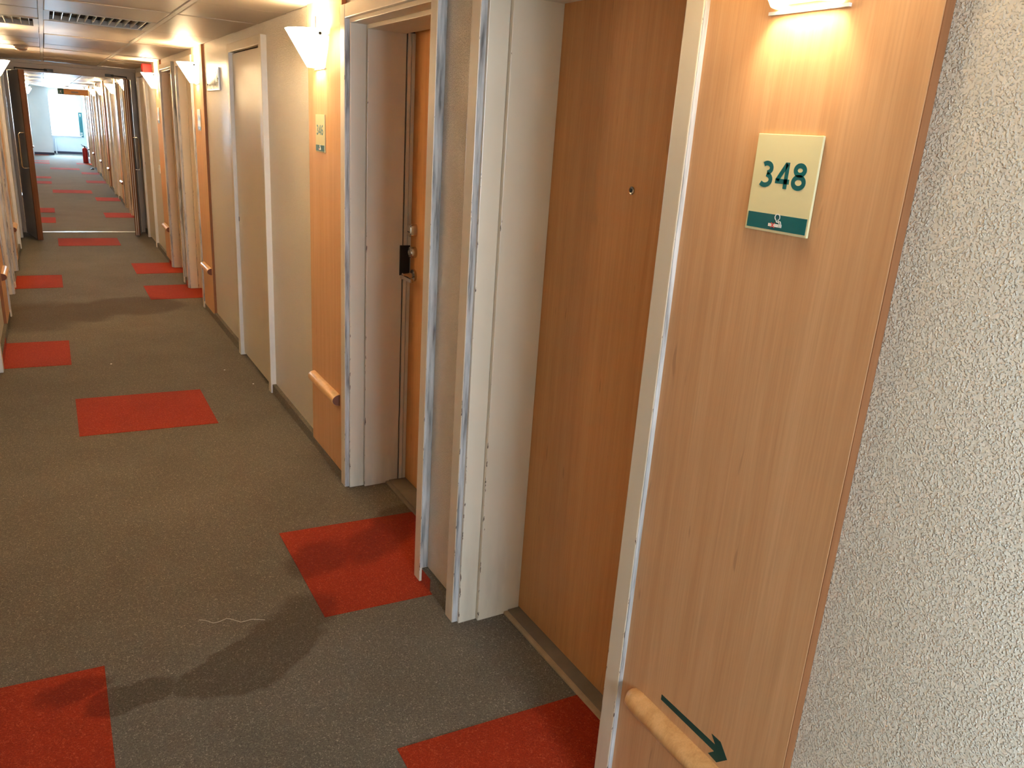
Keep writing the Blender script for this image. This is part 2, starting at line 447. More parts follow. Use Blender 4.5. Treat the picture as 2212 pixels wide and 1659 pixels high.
link('window_frame', MB().box(wx0, wx1, 0.08, 0.14, 0, 0.06).box(wx0, wx1, 0.08, 0.14, wh-0.06, wh).box(wx0, wx0+0.06, 0.08, 0.14, 0.06, wh-0.06)
     .box(wx1-0.05, wx1, 0.08, 0.14, 0.06, wh-0.06).box(0.255, 0.305, 0.07, 0.14, 0.06, wh-0.06).mesh('window_frame', 'frame'), win)
link('pane', MB().box(wx0+0.06, 0.255, 0.108, 0.113, 0.06, wh-0.06).mesh('pane', 'glass'), win)
link('pane', MB().box(0.305, wx1-0.05, 0.108, 0.113, 0.06, wh-0.06).mesh('pane', 'glass'), win)
link('window_sill', MB().box(wx0-0.03, wx1+0.05, -0.06, 0.08, -0.035, 0.0, 0.006).mesh('window_sill', 'frame'), win)
link('window_handle', MB().box(-0.38, -0.36, 0.05, 0.08, 0.55, 0.60).tube([(-0.37, 0.055, 0.58), (-0.37, 0.04, 0.575), (-0.37, 0.03, 0.50)], 0.007).mesh('window_handle', 'chrome'), win)
# wall behind the camera with an unseen window, added for cool light
tag(link('wall_back', MB().box(-1.76, -1.3, -3.4, -3.25, 0, ZC+0.05).box(-0.1, 0.36, -3.4, -3.25, 0, ZC+0.05).box(-1.3, -0.1, -3.4, -3.25, 0, 0.85)
     .box(-1.3, -0.1, -3.4, -3.25, 2.03, ZC+0.05).mesh('wall_back', 'wall')), kind='structure')
wb = tag(link('added_window_2', None, None, (-0.7, -3.32, 0.85)), kind='structure')
link('window_frame', MB().box(-0.6, 0.6, -0.03, 0.03, 0, 0.05).box(-0.6, 0.6, -0.03, 0.03, 1.13, 1.18).box(-0.6, -0.55, -0.03, 0.03, 0.05, 1.13).box(0.55, 0.6, -0.03, 0.03, 0.05, 1.13).box(-0.025, 0.025, -0.03, 0.03, 0.05, 1.13).mesh('window_frame', 'frame'), wb)
for a, b in ((-0.55, -0.025), (0.025, 0.55)):
    link('pane', MB().box(a, b, -0.003, 0.003, 0.05, 1.13).mesh('pane', 'glass'), wb)

ws = tag(link('added_window_3', None, None, (-1.60, -1.3, 0.85)), kind='structure')  # unseen side window, added to light the near wall
link('window_frame', MB().box(-0.03, 0.03, -0.65, 0.65, 0, 0.05).box(-0.03, 0.03, -0.65, 0.65, 1.10, 1.15).box(-0.03, 0.03, -0.65, -0.60, 0.05, 1.10).box(-0.03, 0.03, 0.60, 0.65, 0.05, 1.10).mesh('window_frame', 'frame'), ws)
link('pane', MB().box(-0.003, 0.003, -0.60, 0.60, 0.05, 1.10).mesh('pane', 'glass'), ws)

# carpet skirting -------------------------------------------------------
RED_SK = [(2.245, 2.318), (7.975, 8.09), (9.135, 9.36), (0.96, 1.16), (20.0, 20.38), (26.1, 26.2)]
for side, nm in (('R', 'baseboard_right'), ('L', 'baseboard_left')):
    segs = [(-3.25, PANA[0]+0.002, 0.056)]
    for k in SIDES[side]:
        o = k*PER
        segs += [(PANA[0]+o+0.002, DOORA[0]-ARW+o, 0.040), (DOORA[1]+ARW+o+0.005, DOORB[0]-ARW+o+0.006, 0.056), (PANB[0]+o-0.014, PANB[1]+o, 0.040), (PANB[1]+o, CUP[0]+o, 0.056)]
        nx = PANA[0]+o+PER
        segs.append((CUP[1]+o, nx if k < 4 else Y_END, 0.056))
    m = MB()
    for a, b, h in segs:
        if a > Y_END or b <= a: continue
        m.box(0.010, WX+0.01, a, min(b, Y_END), 0.0, h)
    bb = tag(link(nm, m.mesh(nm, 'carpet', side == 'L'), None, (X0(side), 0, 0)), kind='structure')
    for a, b in (RED_SK if side == 'R' else [(5.60, 6.19), (8.143, 8.18)]):
        h = 0.038 if a in (9.135, 0.96) else 0.050
        link('red_skirting_piece', MB().box(0.0085, 0.0105, a, b, 0.0005, h).mesh('red_skirting_piece', 'red', side == 'L'), bb)

# ------------------------------------------------------------------ bedroom doors
def build_door(a, b, lock_near, deep):
    """frame and leaf of one recessed bedroom door; opening a..b along the wall, x into the wall"""
    H = 1.985; P = []
    fx = 0.286 if deep else 0.249
    add = lambda n, mb, mat, par=None, lab=None, sm=False: (P.append((n, mb, mat, par, lab, sm)), len(P)-1)[1]
    for lo, hi in ((a-ARW, a), (b, b+ARW+0.004)):
        i = add('architrave', MB().box(0.0, WX, lo, hi, 0.0, H+0.05, 0.003), 'trim')
    # worn rounded corner strips that face the camera side
    add('architrave_edge', MB().box(0.0015, WX-0.001, a-ARW-0.0015, a-ARW+0.002, 0.058, H+0.045, 0.001), 'worn', 0)
    add('architrave_edge', MB().box(0.002, WX-0.008, b-0.0012, b+0.002, 0.002, H, 0.0005), 'worn', 1)
    add('head_architrave', MB().box(0.001, WX, a, b, H, H+0.05, 0.003), 'trim')
    i1, i2 = 0.012, 0.026
    for s0, s1 in ((a, a+i1), (b-i1, b)):
        add('outer_lining', MB().box(0.020, 0.085, s0, s1, 0.0, H-i1, 0.002), 'trim')
    add('outer_head_lining', MB().box(0.020, 0.085, a, b, H-i1-0.003, H+0.001, 0.002), 'trim')
    for s0, s1 in ((a, a+i2), (b-i2, b)):
        add('inner_lining', MB().box(0.086, 0.2485, s0, s1, 0.0, H-i2, 0.002), 'trim')
    add('inner_head_lining', MB().box(0.086, 0.2485, a, b, H-i2-0.004, H+0.001, 0.002), 'trim')
    if deep:
        for s0, s1 in ((a, a+i2+0.004), (b-i2-0.004, b)):
            add('door_stop', MB().box(0.2535, 0.268, s0, s1, 0.0, H-i2, 0.001), 'trimc')
            add('door_stop', MB().box(0.2705, 0.2855, s0, s1, 0.0, H-i2, 0.001), 'trimc')
        add('seal_gap', MB().box(0.2488, 0.285, b-i2+0.006, b, 0.0, H), 'black')
        add('seal_gap', MB().box(0.2488, 0.285, a, a+i2-0.006, 0.0, H), 'black')
        add('strike_plate', MB().box(0.236, 0.282, b-i2-0.0065, b-i2+0.004, 0.985, 1.115, 0.001), 'dark')
    lf = add('leaf', MB().box(fx, fx+0.044, a+0.004, b-0.004, 0.014, H, 0.002), 'door')
    add('threshold', MB().box(0.205, fx+0.05, a+i2, b-i2, 0.0, 0.0135, 0.003), 'sill')
    add('threshold_edge', MB().box(0.188, 0.2055, a+i2, b-i2, 0.0, 0.010, 0.003), 'sill2' if not deep else 'sill')
    add('light_blocker', MB().box(0.331, 0.336, a-0.03, b+0.03, 0.0, H+0.03), 'void')  # unseen sheet added behind the leaf to keep sky light out
    yc = (a+b)/2
    pz = 1.483
    add('peephole', MB().lathe([(0.0105, fx+0.002), (0.0105, fx-0.003), (0.008, fx-0.005), (0.006, fx-0.0045)], (0, yc, pz), 16, 'x'), 'chrome', lf, 'small chrome door viewer', True)
    add('peephole_lens', MB().lathe([(0.0055, fx-0.002), (0.0055, fx-0.0052), (0.003, fx-0.0064)], (0, yc, pz), 12, 'x'), 'black', lf, None, True)
    yl = a+i2+0.052 if lock_near else b-i2-0.052
    s = 1 if lock_near else -1
    oval = lambda ry, rz, x: [(x, yl+ry*math.copysign(abs(math.cos(q))**0.6, math.cos(q)), 1.185+rz*math.copysign(abs(math.sin(q))**0.6, math.sin(q))) for q in [2*math.pi*i/24 for i in range(24)]]
    add('deadlock_body', MB().loft([oval(0.019, 0.027, fx), oval(0.019, 0.027, fx-0.026), oval(0.015, 0.023, fx-0.032)]), 'chrome', lf, None, True)
    add('deadlock_slot', MB().box(fx-0.0335, fx-0.031, yl-0.011, yl+0.011, 1.178, 1.181), 'black', lf)
    add('lock_cylinder', MB().lathe([(0.024, fx), (0.024, fx-0.022), (0.020, fx-0.028), (0.012, fx-0.028), (0.010, fx-0.020)], (0, yl, 1.092), 20, 'x'), 'chrome', lf, None, True)
    add('handle_rose', MB().lathe([(0.026, fx), (0.026, fx-0.010), (0.012, fx-0.012), (0.012, fx-0.055)], (0, yl, 0.992), 20, 'x'), 'chrome', lf, None, True)
    add('lever_handle', MB().box(fx-0.062, fx-0.046, min(yl-s*0.012, yl+s*0.10), max(yl-s*0.012, yl+s*0.10), 0.978, 0.996, 0.005), 'chrome', lf, 'steel lever handle', True)
    return P
def build_cupboard():
    a, b = CUP; H = 1.975; P = []
    add = lambda n, mb, mat, par=None, lab=None, sm=False: (P.append((n, mb, mat, par, lab, sm)), len(P)-1)[1]
    for lo, hi in ((a, a+0.06), (b-0.06, b)):
        add('architrave', MB().box(0.0, WX+0.004, lo, hi, 0.0, H+0.05, 0.004), 'trimc')
    add('head_architrave', MB().box(0.001, WX+0.004, a+0.06, b-0.06, H, H+0.05, 0.003), 'trimc')
    add('architrave_edge', MB().box(0.002, WX, a-0.0012, a+0.002, 0.002, H+0.046), 'edge', 0)
    add('architrave_edge', MB().box(0.002, 0.024, b-0.0614, b-0.058, 0.002, H), 'edge', 1)
    lf = add('leaf', MB().box(0.026, 0.060, a+0.063, b-0.063, 0.018, H-0.006, 0.002), 'trimc')
    add('frame_rebate', MB().box(0.040, 0.12, a+0.05, b-0.05, 0.0, H+0.004), 'void')
    for z0, z1 in ((1.645, 1.755), (0.19, 0.295)):
        add('hinge', MB().box(0.0235, 0.03, a+0.0635, a+0.070, z0, z1), 'dark', lf)
    add('catch', MB().box(0.0235, 0.03, b-0.070, b-0.0635, 0.93, 0.96), 'dark', lf)
    return P

dn = 0
ordin = ['first', 'second', 'third', 'fourth', 'fifth', 'sixth', 'seventh', 'eighth', 'ninth', 'tenth']
NUM = {('R', 0, 'A'): '348', ('R', 0, 'B'): '346', ('R', 1, 'A'): '344', ('R', 1, 'B'): '342'}
BAY = {'348': 'room 348, nearest the viewer', '346': 'room 346, before the first cupboard', '344': 'room 344, past the framed print', '342': 'room 342, last before the fire doors'}
def where(side, k, ab):
    """words that single out one bay of the corridor"""
    if (side, k, ab) in NUM: return BAY[NUM[(side, k, ab)]]
    wall = 'right wall' if side == 'R' else 'left wall'
    if k < 2: return '%s of the left wall before the fire doors' % ordin[k*2+(ab == 'B')]
    return '%s on the %s beyond the fire doors' % (ordin[(k-2)*2+(ab == 'B')], wall)
for side in 'RL':
    for k in SIDES[side]:
        o = k*PER; loc = (X0(side), o, 0)
        if side == 'L' and k == 0: pass
        for ab, (a, b), near, deep in (('A', DOORA, True, False), ('B', DOORB, False, True)):
            dn += 1
            r, _ = stamp('door'+ab, side, lambda a=a, b=b, near=near, deep=deep: build_door(a, b, near, deep), 'door_%d' % dn, loc)
            tag(r, 'recessed beech laminate bedroom door in cream frame, ' + where(side, k, ab), None, None, 'structure')
        if CUP[1]+o < Y_END and k < 4:
            dn += 1
            r, _ = stamp('cupboard', side, build_cupboard, 'door_%d' % dn, loc)
            tag(r, 'flush cream cupboard door, %s from the camera on the %s wall' % (ordin[k], 'right' if side == 'R' else 'left'), None, None, 'structure')

# ------------------------------------------------------------------ wood panels, handrails, sconces, plates
PX = 0.012
def build_panel(a, b):
    m = MB().box(PX, WX, a, b, 0.041, ZC-0.001, 0.0015)
    return [('panel_board', m, 'panel', None, None, False),
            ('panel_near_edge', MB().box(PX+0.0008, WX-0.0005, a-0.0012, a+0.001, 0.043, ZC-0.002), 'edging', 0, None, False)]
def build_rail(a, b):
    rings = []
    n = 12
    def ring(y, s=1.0):
        return [(PX - 0.036*s*math.sin(math.pi*i/n), y, 0.388 - 0.027*s*math.cos(math.pi*i/n)) for i in range(n+1)]
    m = MB().loft([ring(a), ring(b-0.034), ring(b-0.014, 0.88), ring(b, 0.45)], cap=True)
    end = MB().loft([[(x, y-0.0008, z) for x, y, z in ring(a, 0.97)], [(x, y+0.002, z) for x, y, z in ring(a, 0.97)]], cap=True)
    P = [('rail', m, 'rail', None, None, True), ('rail_end', end, 'railend', 0, None, False)]
    for y in (a+0.055, b-0.045):
        P.append(('screw_hole', MB().lathe([(0.0045, PX+0.001), (0.0045, PX-0.0006)], (0, y, 0.350), 10, 'x'), 'dark', 0, None, False))
    return P
def build_sconce(mat='shade'):
    """half-cone opal glass shade on a small wall bracket, centred on y = 0"""
    zt, zb = 1.962, 1.819; n = 16
    def arc(r_out, r_y, z, inset=0.0):
        return [(PX-0.004 - (r_out-inset)*math.sin(math.pi*i/n), (r_y-inset)*math.cos(math.pi*i/n), z) for i in range(n+1)]
    outer = []
    for q in range(4):
        f = q/3; outer.append(arc(0.052+0.090*f, 0.060+0.072*f, zb+(zt-zb)*f))
    inner = [[(x, y, z) for x, y, z in arc(0.052+0.090*q/3, 0.060+0.072*q/3, zb+(zt-zb)*q/3, 0.004)] for q in reversed(range(4))]
    m = MB().loft(outer+inner+[outer[0]], cap=False, close=False)
    P = [('shade', m, mat, None, 'glowing white half-cone glass shade', True)]
    P.append(('back_plate', MB().box(PX-0.010, PX, -0.045, 0.045, 1.825, 1.935, 0.003), 'white', None, None, False))
    P.append(('bracket', MB().box(PX-0.006, PX, -0.078, 0.078, 1.812, 1.817), 'white', None, None, False))
    P.append(('crossbar', MB().box(PX-0.006, PX-0.001, -0.120, 0.120, 1.938, 1.944), 'chrome', None, None, False))
    P.append(('pin', MB().tube([(PX-0.02, 0, 1.93), (PX-0.02, 0, 2.02)], 0.0022, 8), 'dark', None, None, True))
    P.append(('lamp_holder', MB().lathe([(0.013, PX-0.009), (0.013, PX-0.018), (0.009, PX-0.021)], (0, 0, 1.892), 16, 'x'), 'white', None, None, True))
    for s in (-1, 1):
        th = math.radians(14); rr, ry = 0.142*0.93, 0.132*0.93
        c = Vector((PX-0.004-rr*math.sin(th)-0.001, s*(ry*math.cos(th)+0.003), 1.944))
        P.append(('screw', MB().tube([c-Vector((0.000, -s*0.002, 0)), c+Vector((-0.002, s*0.005, 0))], 0.0065, 12), 'dark', None, None, True))
    return P
def arc(cx, cy, rx, ry, a0, a1, n=14):
    return [(cx+rx*math.cos(math.radians(a0+(a1-a0)*i/n)), cy+ry*math.sin(math.radians(a0+(a1-a0)*i/n))) for i in range(n+1)]
GLYPH = {'3': [arc(0.27, 0.735, 0.205, 0.185, 135, -80), arc(0.255, 0.29, 0.245, 0.21, 82, -140)],
         '4': [[(0.44, 0.95), (0.09, 0.30)], [(0.02, 0.275), (0.62, 0.275)], [(0.465, 1.0), (0.465, 0.0)]],
         '8': [arc(0.31, 0.745, 0.19, 0.175, 0, 360, 24), arc(0.31, 0.285, 0.225, 0.205, 0, 360, 24)],
         '6': [arc(0.31, 0.295, 0.22, 0.215, 0, 360, 24), [(0.095, 0.33), (0.115, 0.55), (0.20, 0.76), (0.34, 0.89), (0.52, 0.925)]],
         '2': [arc(0.28, 0.70, 0.20, 0.22, 150, -25) + [(0.36, 0.42), (0.10, 0.10)], [(0.05, 0.085), (0.56, 0.085)]]}
def digits_mesh(body, y_lo, y_hi, z0, z1, x0, x1, name, mat, st=0.185):
    """flat numerals on a plate, drawn as thick strokes; reads from the corridor (right = -y)"""
    m = MB(); adv = 0.70; total = adv*len(body)-0.08; h = z1-z0; sx = (y_hi-y_lo)/total
    for i, ch in enumerate(body):
        for path in GLYPH[ch]:
            L = []; R = []
            q = [(y_hi-(px+i*adv)*sx, z0+pz*h) for px, pz in path]; wd = st*h/2
            for k, (a, b) in enumerate(q):
                pa = q[max(k-1, 0)]; pb = q[min(k+1, len(q)-1)]
                if math.hypot(path[0][0]-path[-1][0], path[0][1]-path[-1][1]) < 1e-6 and k in (0, len(q)-1): pa, pb = q[-2], q[1]
                dx, dy = pb[0]-pa[0], pb[1]-pa[1]; l = math.hypot(dx, dy)
                L.append((a-dy/l*wd, b+dx/l*wd)); R.append((a+dy/l*wd, b-dx/l*wd))
            for k in range(len(q)-1):
                m.prism([L[k], L[k+1], R[k+1], R[k]], x0, x1, 'yz')
    return m.mesh(name, mat)
def room_plate(num, yc):
    r = link('room_sign', None, None, (PX, yc, 1.471))
    pl = link('plate', MB().box(-0.006, -0.001, -0.067, 0.067, 0, 0.158, 0.0012).mesh('plate', 'plate'), r)
    link('spacer', MB().box(-0.0012, 0.0, -0.05, 0.05, 0.02, 0.14).mesh('spacer', 'white'), r)
    link('colour_band', MB().box(-0.0066, -0.0058, -0.0635, 0.0625, 0.0045, 0.030).mesh('colour_band', 'teal'), pl)
    link('digits', digits_mesh(num, -0.048, 0.050, 0.0725, 0.1145, -0.0058, -0.0064, 'digits', 'teal'), pl)
    # no-smoking pictogram: cigarette with a curl of smoke and a small red cross
    pic = MB().box(-0.0072, -0.0064, -0.0075, 0.0145, 0.0100, 0.0150).box(-0.0072, -0.0064, -0.0110, -0.0085, 0.0100, 0.0150).box(-0.0072, -0.0064, -0.0140, -0.0120, 0.0100, 0.0150)
    ring = [(0.0052*math.cos(a)-0.0028, 0.0050*math.sin(a)+0.0262) for a in [math.radians(-60+i*24) for i in range(14)]]
    def strip(pts, wd):
        for (a, b), (c, d) in zip(pts[:-1], pts[1:]):
            L = math.hypot(c-a, d-b) or 1e-6; nx, ny = -(d-b)/L*wd/2, (c-a)/L*wd/2
            pic.prism([(a+nx, b+ny), (a-nx, b-ny), (c-nx, d-ny), (c+nx, d+ny)], -0.0072, -0.0064, 'yz')
    strip(ring, 0.0014)
    strip([(-0.0010, 0.0215), (-0.0020, 0.0185), (-0.0075, 0.0180), (-0.0090, 0.0150)], 0.0013)
    strip([(-0.0045, 0.0215), (-0.0055, 0.0200), (-0.0105, 0.0195), (-0.0122, 0.0152)], 0.0013)
    link('cigarette_mark', pic.mesh('cigarette_mark', 'white'), pl)
    xm = MB()
    for sgn in (1, -1):
        xm.prism([(0.0045-0.0035*sgn-0.0007, 0.0085), (0.0045-0.0035*sgn+0.0007, 0.0085), (0.0045+0.0035*sgn+0.0007, 0.0165), (0.0045+0.0035*sgn-0.0007, 0.0165)], -0.0077, -0.0068, 'yz')
    link('red_cross', xm.mesh('red_cross', 'redplastic'), pl)
    return r

SC_A, SC_B = 0.938, 3.550
def sconce(side, y, label):
    weak = side == 'R' and y < 2                  # the bulb by room 348 is a weaker one
    r, _ = stamp('sconce_weak' if weak else 'sconce', side, lambda: build_sconce('shade_weak' if weak else 'shade'), 'wall_sconce', (X0(side), y, 0))
    if label: tag(r, label, 'wall lamp', 'half-cone wall lamps along the corridor')
    l = bpy.data.lights.new('sconce_bulb', 'POINT'); l.energy = LAMP_W*(0.8 if weak else 1.0); l.color = LAMP_C; l.shadow_soft_size = 0.022
    b = link('sconce_bulb', l, r, (-0.034 if side == 'R' else 0.034, 0, 1.888))
    return r
for side in 'RL':
    wall = 'right' if side == 'R' else 'left'
    for k in SIDES[side]:
        o = k*PER; loc = (X0(side), o, 0)
        for ab, pan, yc in (('A', PANA, SC_A), ('B', PANB, SC_B)):
            wh_ = where(side, k, ab)
            rm = NUM.get((side, k, ab))
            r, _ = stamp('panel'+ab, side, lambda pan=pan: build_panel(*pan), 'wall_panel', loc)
            tag(r, ('tall beech laminate wall panel beside the door of ' + wh_) if rm else 'tall beech laminate wall panel, ' + wh_, 'wall panel', 'beech panels on the corridor walls')
            r, _ = stamp('rail'+ab, side, lambda pan=pan, ab=ab: build_rail(pan[0]+0.035, pan[1]-0.036 if ab == 'A' else pan[1]-0.02), 'handrail', loc)
            tag(r, ('short half-round wooden handrail on the panel of ' + wh_) if rm else 'short half-round wooden handrail, ' + wh_, 'handrail', 'short handrails on the panels')
            if side == 'L' and k == 0 and ab == 'A': continue      # out of the photograph
            tag(sconce(side, yc+o, None), ('lit half-cone glass wall lamp above the plate of ' + wh_) if rm else 'lit half-cone glass wall lamp, ' + wh_, 'wall lamp', 'half-cone wall lamps along the corridor')
            if rm:
                yy = (0.9300 if ab == 'A' else 3.550)+o
                tag(room_plate(rm, yy), 'cream number plate with teal band, ' + wh_, 'room sign', 'room number plates')
# direction arrow stuck on panel 348
arrow = [(1.0345, 0.4552), (1.0344, 0.442), (0.8688, 0.4408), (0.8831, 0.4243), (0.8582, 0.4219), (0.8341, 0.4485), (0.8572, 0.4738), (0.8822, 0.4736), (0.8687, 0.457)]
o = link('arrow_sticker', MB().prism([(y-0.93, z-0.448) for y, z in arrow], -0.0006, 0.0, 'yz').mesh('arrow_sticker', 'tealdark'), None, (PX-0.0002, 0.93, 0.448))
tag(o, 'dark teal arrow sticker pointing right above the nearest handrail', 'sticker')

# ------------------------------------------------------------------ fire doors
FY = 11.86
fd = tag(link('door_%d' % (dn+1), None, None, (-0.705, FY, 0)), 'pair of open fire doors with blue-grey leaves and taupe frame', None, None, 'structure')
def fpart(n, mb, mat, par=fd, lab=None, sm=False):
    mb.v = [(a+0.705, b-FY, c) for a, b, c in mb.v]
    o = link(n, mb.mesh(n, mat, False, sm), par)
    if lab: o['label'] = lab
    return o
fpart('frame_head', MB().box(-1.442, 0.032, FY, FY+0.13, 1.955, ZC-0.005, 0.004), 'header')
fpart('head_moulding', MB().box(-1.442, 0.032, FY-0.03, FY+0.16, 2.045, ZC-0.0045, 0.004), 'header')
for a, b in ((-1.442, -1.385), (-0.03, 0.032)):
    fpart('frame_jamb', MB().box(a, b, FY, FY+0.13, 0.0, 1.955, 0.003), 'header')
fpart('threshold_strip', MB().box(-1.385, -0.03, FY-0.005, FY+0.035, 0.0, 0.006, 0.002), 'alu', fd, 'bright aluminium threshold strip')
def leaf(hx, hy, lx, ly, sgn):
    d = Vector((lx-hx, ly-hy, 0)); L = d.length; d.normalize(); nrm = Vector((-d.y, d.x, 0))   # nrm = left of direction
    nrm = nrm if nrm.x*sgn > 0 else -nrm      # towards the side wall
    th = 0.027
    def slab(s0, s1, t0, t1, z0, z1):
        m = MB(); h = Vector((hx, hy, 0)); q = [h+d*s0+nrm*t0, h+d*s1+nrm*t0, h+d*s1+nrm*t1, h+d*s0+nrm*t1]
        m.prism([(p.x, p.y) for p in q], z0, z1); return m
    body = fpart('fire_door_leaf', slab(0, L-0.055, -th, th, 0.008, 1.945), 'leaf')
    fpart('edge_lipping', slab(L-0.055, L, -th-0.001, th+0.001, 0.008, 1.945), 'lipping', body)
    for t in (-0.011, 0.011):
        fpart('seal_strip', slab(L, L+0.0015, t-0.004, t+0.004, 0.01, 1.94), 'runner' if sgn > 0 else 'lipping', body)
    # D-shaped pull handle on the side that faces the wall
    h = Vector((hx, hy, 0)) + d*(L-0.085)
    pts = []
    for z, off in ((1.25, th), (1.25, th+0.045), (1.235, th+0.058), (1.215, th+0.062), (0.885, th+0.062), (0.865, th+0.058), (0.85, th+0.045), (0.85, th)):
        p = h + nrm*off; pts.append((p.x, p.y, z))
    fpart('pull_handle', MB().tube(pts, 0.0095, 10), 'chrome', body, None, True)
    a0 = Vector((hx, hy, 0)) + d*(L*0.45); a1 = Vector((hx+(-sgn)*L*0.55, FY-0.012, 0))
    fpart('closer_arm', MB().tube([(a0.x, a0.y, 1.952), (a0.x, a0.y, 1.975), (a1.x, a1.y, 1.985)], 0.007, 8), 'dark', body, None, False)
    fpart('closer_shoe', MB().box(a1.x-0.05, a1.x+0.05, FY-0.034, FY-0.001, 1.968, 2.0, 0.004), 'dark', body, None, False)
    fpart('kick_hinge', slab(-0.004, 0.02, -0.02, 0.02, 0.2, 0.3), 'chrome', body)
    return body
leaf(-1.352, 11.845, -1.222, 11.11, -1)
leaf(-0.062, 11.845, -0.118, 11.47, 1)

# ------------------------------------------------------------------ ceiling fittings
def louvre(x0, x1, y0, y1, label):
    r = link('louvre_light', None, None, ((x0+x1)/2, (y0+y1)/2, ZC))
    ax, ay = (x1-x0)/2, (y1-y0)/2
    link('housing', MB().box(-ax, ax, -ay, ay, 0.075, 0.085).box(-ax, -ax+0.006, -ay, ay, 0.0, 0.075).box(ax-0.006, ax, -ay, ay, 0.0, 0.075)
         .box(-ax, ax, -ay, -ay+0.006, 0, 0.075).box(-ax, ax, ay-0.006, ay, 0, 0.075).mesh('housing', 'ceil'), r)
    link('trim_frame', MB().box(-ax, ax, -ay, -ay+0.02, -0.002, 0.004).box(-ax, ax, ay-0.02, ay, -0.002, 0.004).box(-ax, -ax+0.03, -ay+0.02, ay-0.02, -0.002, 0.004)
         .box(ax-0.03, ax, -ay+0.02, ay-0.02, -0.002, 0.004).mesh('trim_frame', 'runner'), r)
    n = max(4, int((2*ax-0.06)/0.042)); me = MB().box(-0.0012, 0.0012, -ay+0.02, ay-0.02, 0.002, 0.040).mesh('fin', 'alu')
    for i in range(n): link('fin', me, r, (-ax+0.03+(2*ax-0.06)*(i+0.5)/n, 0, 0))
    return tag(r, label, 'ceiling light', 'unlit louvred ceiling lights')
louvre(RA+0.013, RB-0.013, ROW0+3*ROWL+0.001, ROW0+4*ROWL-0.001, 'unlit louvred metal ceiling light in the middle row of tiles')
louvre(LX-WX+0.001, RA-0.013, ROW0+4*ROWL+0.001, ROW0+5*ROWL-0.001, 'unlit louvred ceiling light next to the left wall')
r = tag(link('smoke_detector', None, None, (-1.165, 9.0, ZC)), 'round domed smoke detector on the ceiling near the left wall', 'smoke detector')
link('base', MB().lathe([(0.058, 0.0), (0.058, -0.012), (0.052, -0.014)], seg=28).mesh('base', 'header', False, True), r)
link('dome', MB().lathe([(0.050, -0.013), (0.050, -0.03), (0.036, -0.042), (0.015, -0.046)], seg=28).mesh('dome', 'header', False, True), r)

# ------------------------------------------------------------------ things on the right wall
r = tag(link('framed_print', None, None, (WX, 6.21, 1.76)), 'small landscape print under glass between cupboard door and panel 344', 'picture')
link('backing', MB().box(-0.012, 0, -0.225, 0.225, 0, 0.148, 0.002).mesh('backing', 'alu'), r)
link('picture', MB().box(-0.0135, -0.011, -0.212, 0.212, 0.010, 0.138).mesh('picture', 'print'), r)
link('label_strip', MB().box(-0.0142, -0.013, -0.175, -0.135, 0.055, 0.125).mesh('label_strip', 'white'), r)
for y, z in ((0.20, 0.045), (-0.218, 0.075)):
    link('screw', MB().lathe([(0.006, -0.012), (0.006, -0.0155)], (0, y, z), 10, 'x').mesh('screw', 'dark'), r)
r = tag(link('alarm_sounder', None, None, (WX, 10.02, 1.985)), 'red fire alarm sounder box high on the wall past panel 342', 'alarm')
link('housing', MB().box(-0.095, 0.0, -0.055, 0.055, 0.0, 0.092, 0.006).mesh('housing', 'redplastic'), r)
link('front_grille', MB().lathe([(0.036, -0.094), (0.036, -0.100), (0.028, -0.1005)], (0, 0, 0.046), 20, 'x').mesh('front_grille', 'redplastic', False, True), r)
r = tag(link('light_switch', None, None, (WX, 9.86, 0.93)), 'white light switch low on the wall past panel 342', 'switch')
link('plate', MB().box(-0.010, 0, -0.043, 0.043, 0, 0.086, 0.003).mesh('plate', 'white'), r)
link('rocker', MB().box(-0.014, -0.009, -0.012, 0.012, 0.03, 0.056, 0.002).mesh('rocker', 'white'), r)

# ------------------------------------------------------------------ far end
r = tag(link('exit_sign', None, None, (-0.36, 24.05, 1.835)), 'long hanging sign with green running-man square projecting over the corridor', 'sign')
link('board', MB().box(-0.33, 0.36, -0.012, 0.012, 0, 0.145, 0.003).mesh('board', 'orange'), r)
link('green_square', MB().box(-0.325, -0.195, -0.0135, -0.0115, 0.005, 0.14).mesh('green_square', 'green'), r)
fig = MB().prism([(-0.275, 0.05), (-0.262, 0.05), (-0.250, 0.085), (-0.262, 0.092), (-0.275, 0.085)], -0.0145, -0.0130, 'xy')
fig.v = [(a, c, b) for a, b, c in fig.v]
for q in (((-0.27, 0.055), (-0.285, 0.035), (-0.29, 0.02)), ((-0.262, 0.055), (-0.25, 0.04), (-0.248, 0.02)), ((-0.262, 0.085), (-0.245, 0.075), (-0.24, 0.085)), ((-0.27, 0.085), (-0.285, 0.075), (-0.29, 0.065))):
    fig.tube([(a, -0.014, b) for a, b in q], 0.004, 6)
fig.lathe([(0.009, -0.001), (0.009, 0.001)], (-0.255, -0.0138, 0.105), 10)
link('running_figure', fig.mesh('running_figure', 'white'), r)
link('lettering_bar', MB().box(-0.03, 0.13, -0.0135, -0.0115, 0.055, 0.085).mesh('lettering_bar', 'header'), r)
for x in (-0.25, 0.25):
    link('hanger', MB().tube([(x, 0, 0.14), (x, 0, ZC-1.835)], 0.004, 8).mesh('hanger', 'alu'), r)
r = tag(link('emergency_light', None, None, (-0.42, 26.4, ZC)), 'small lit emergency spot under the ceiling near the far window', 'emergency light')
link('body', MB().lathe([(0.06, 0.0), (0.06, -0.02), (0.05, -0.028)], seg=20).mesh('body', 'white', False, True), r)
link('lens', MB().lathe([(0.042, -0.026), (0.038, -0.042), (0.015, -0.052)], seg=20).mesh('lens', 'lamp', False, True), r)
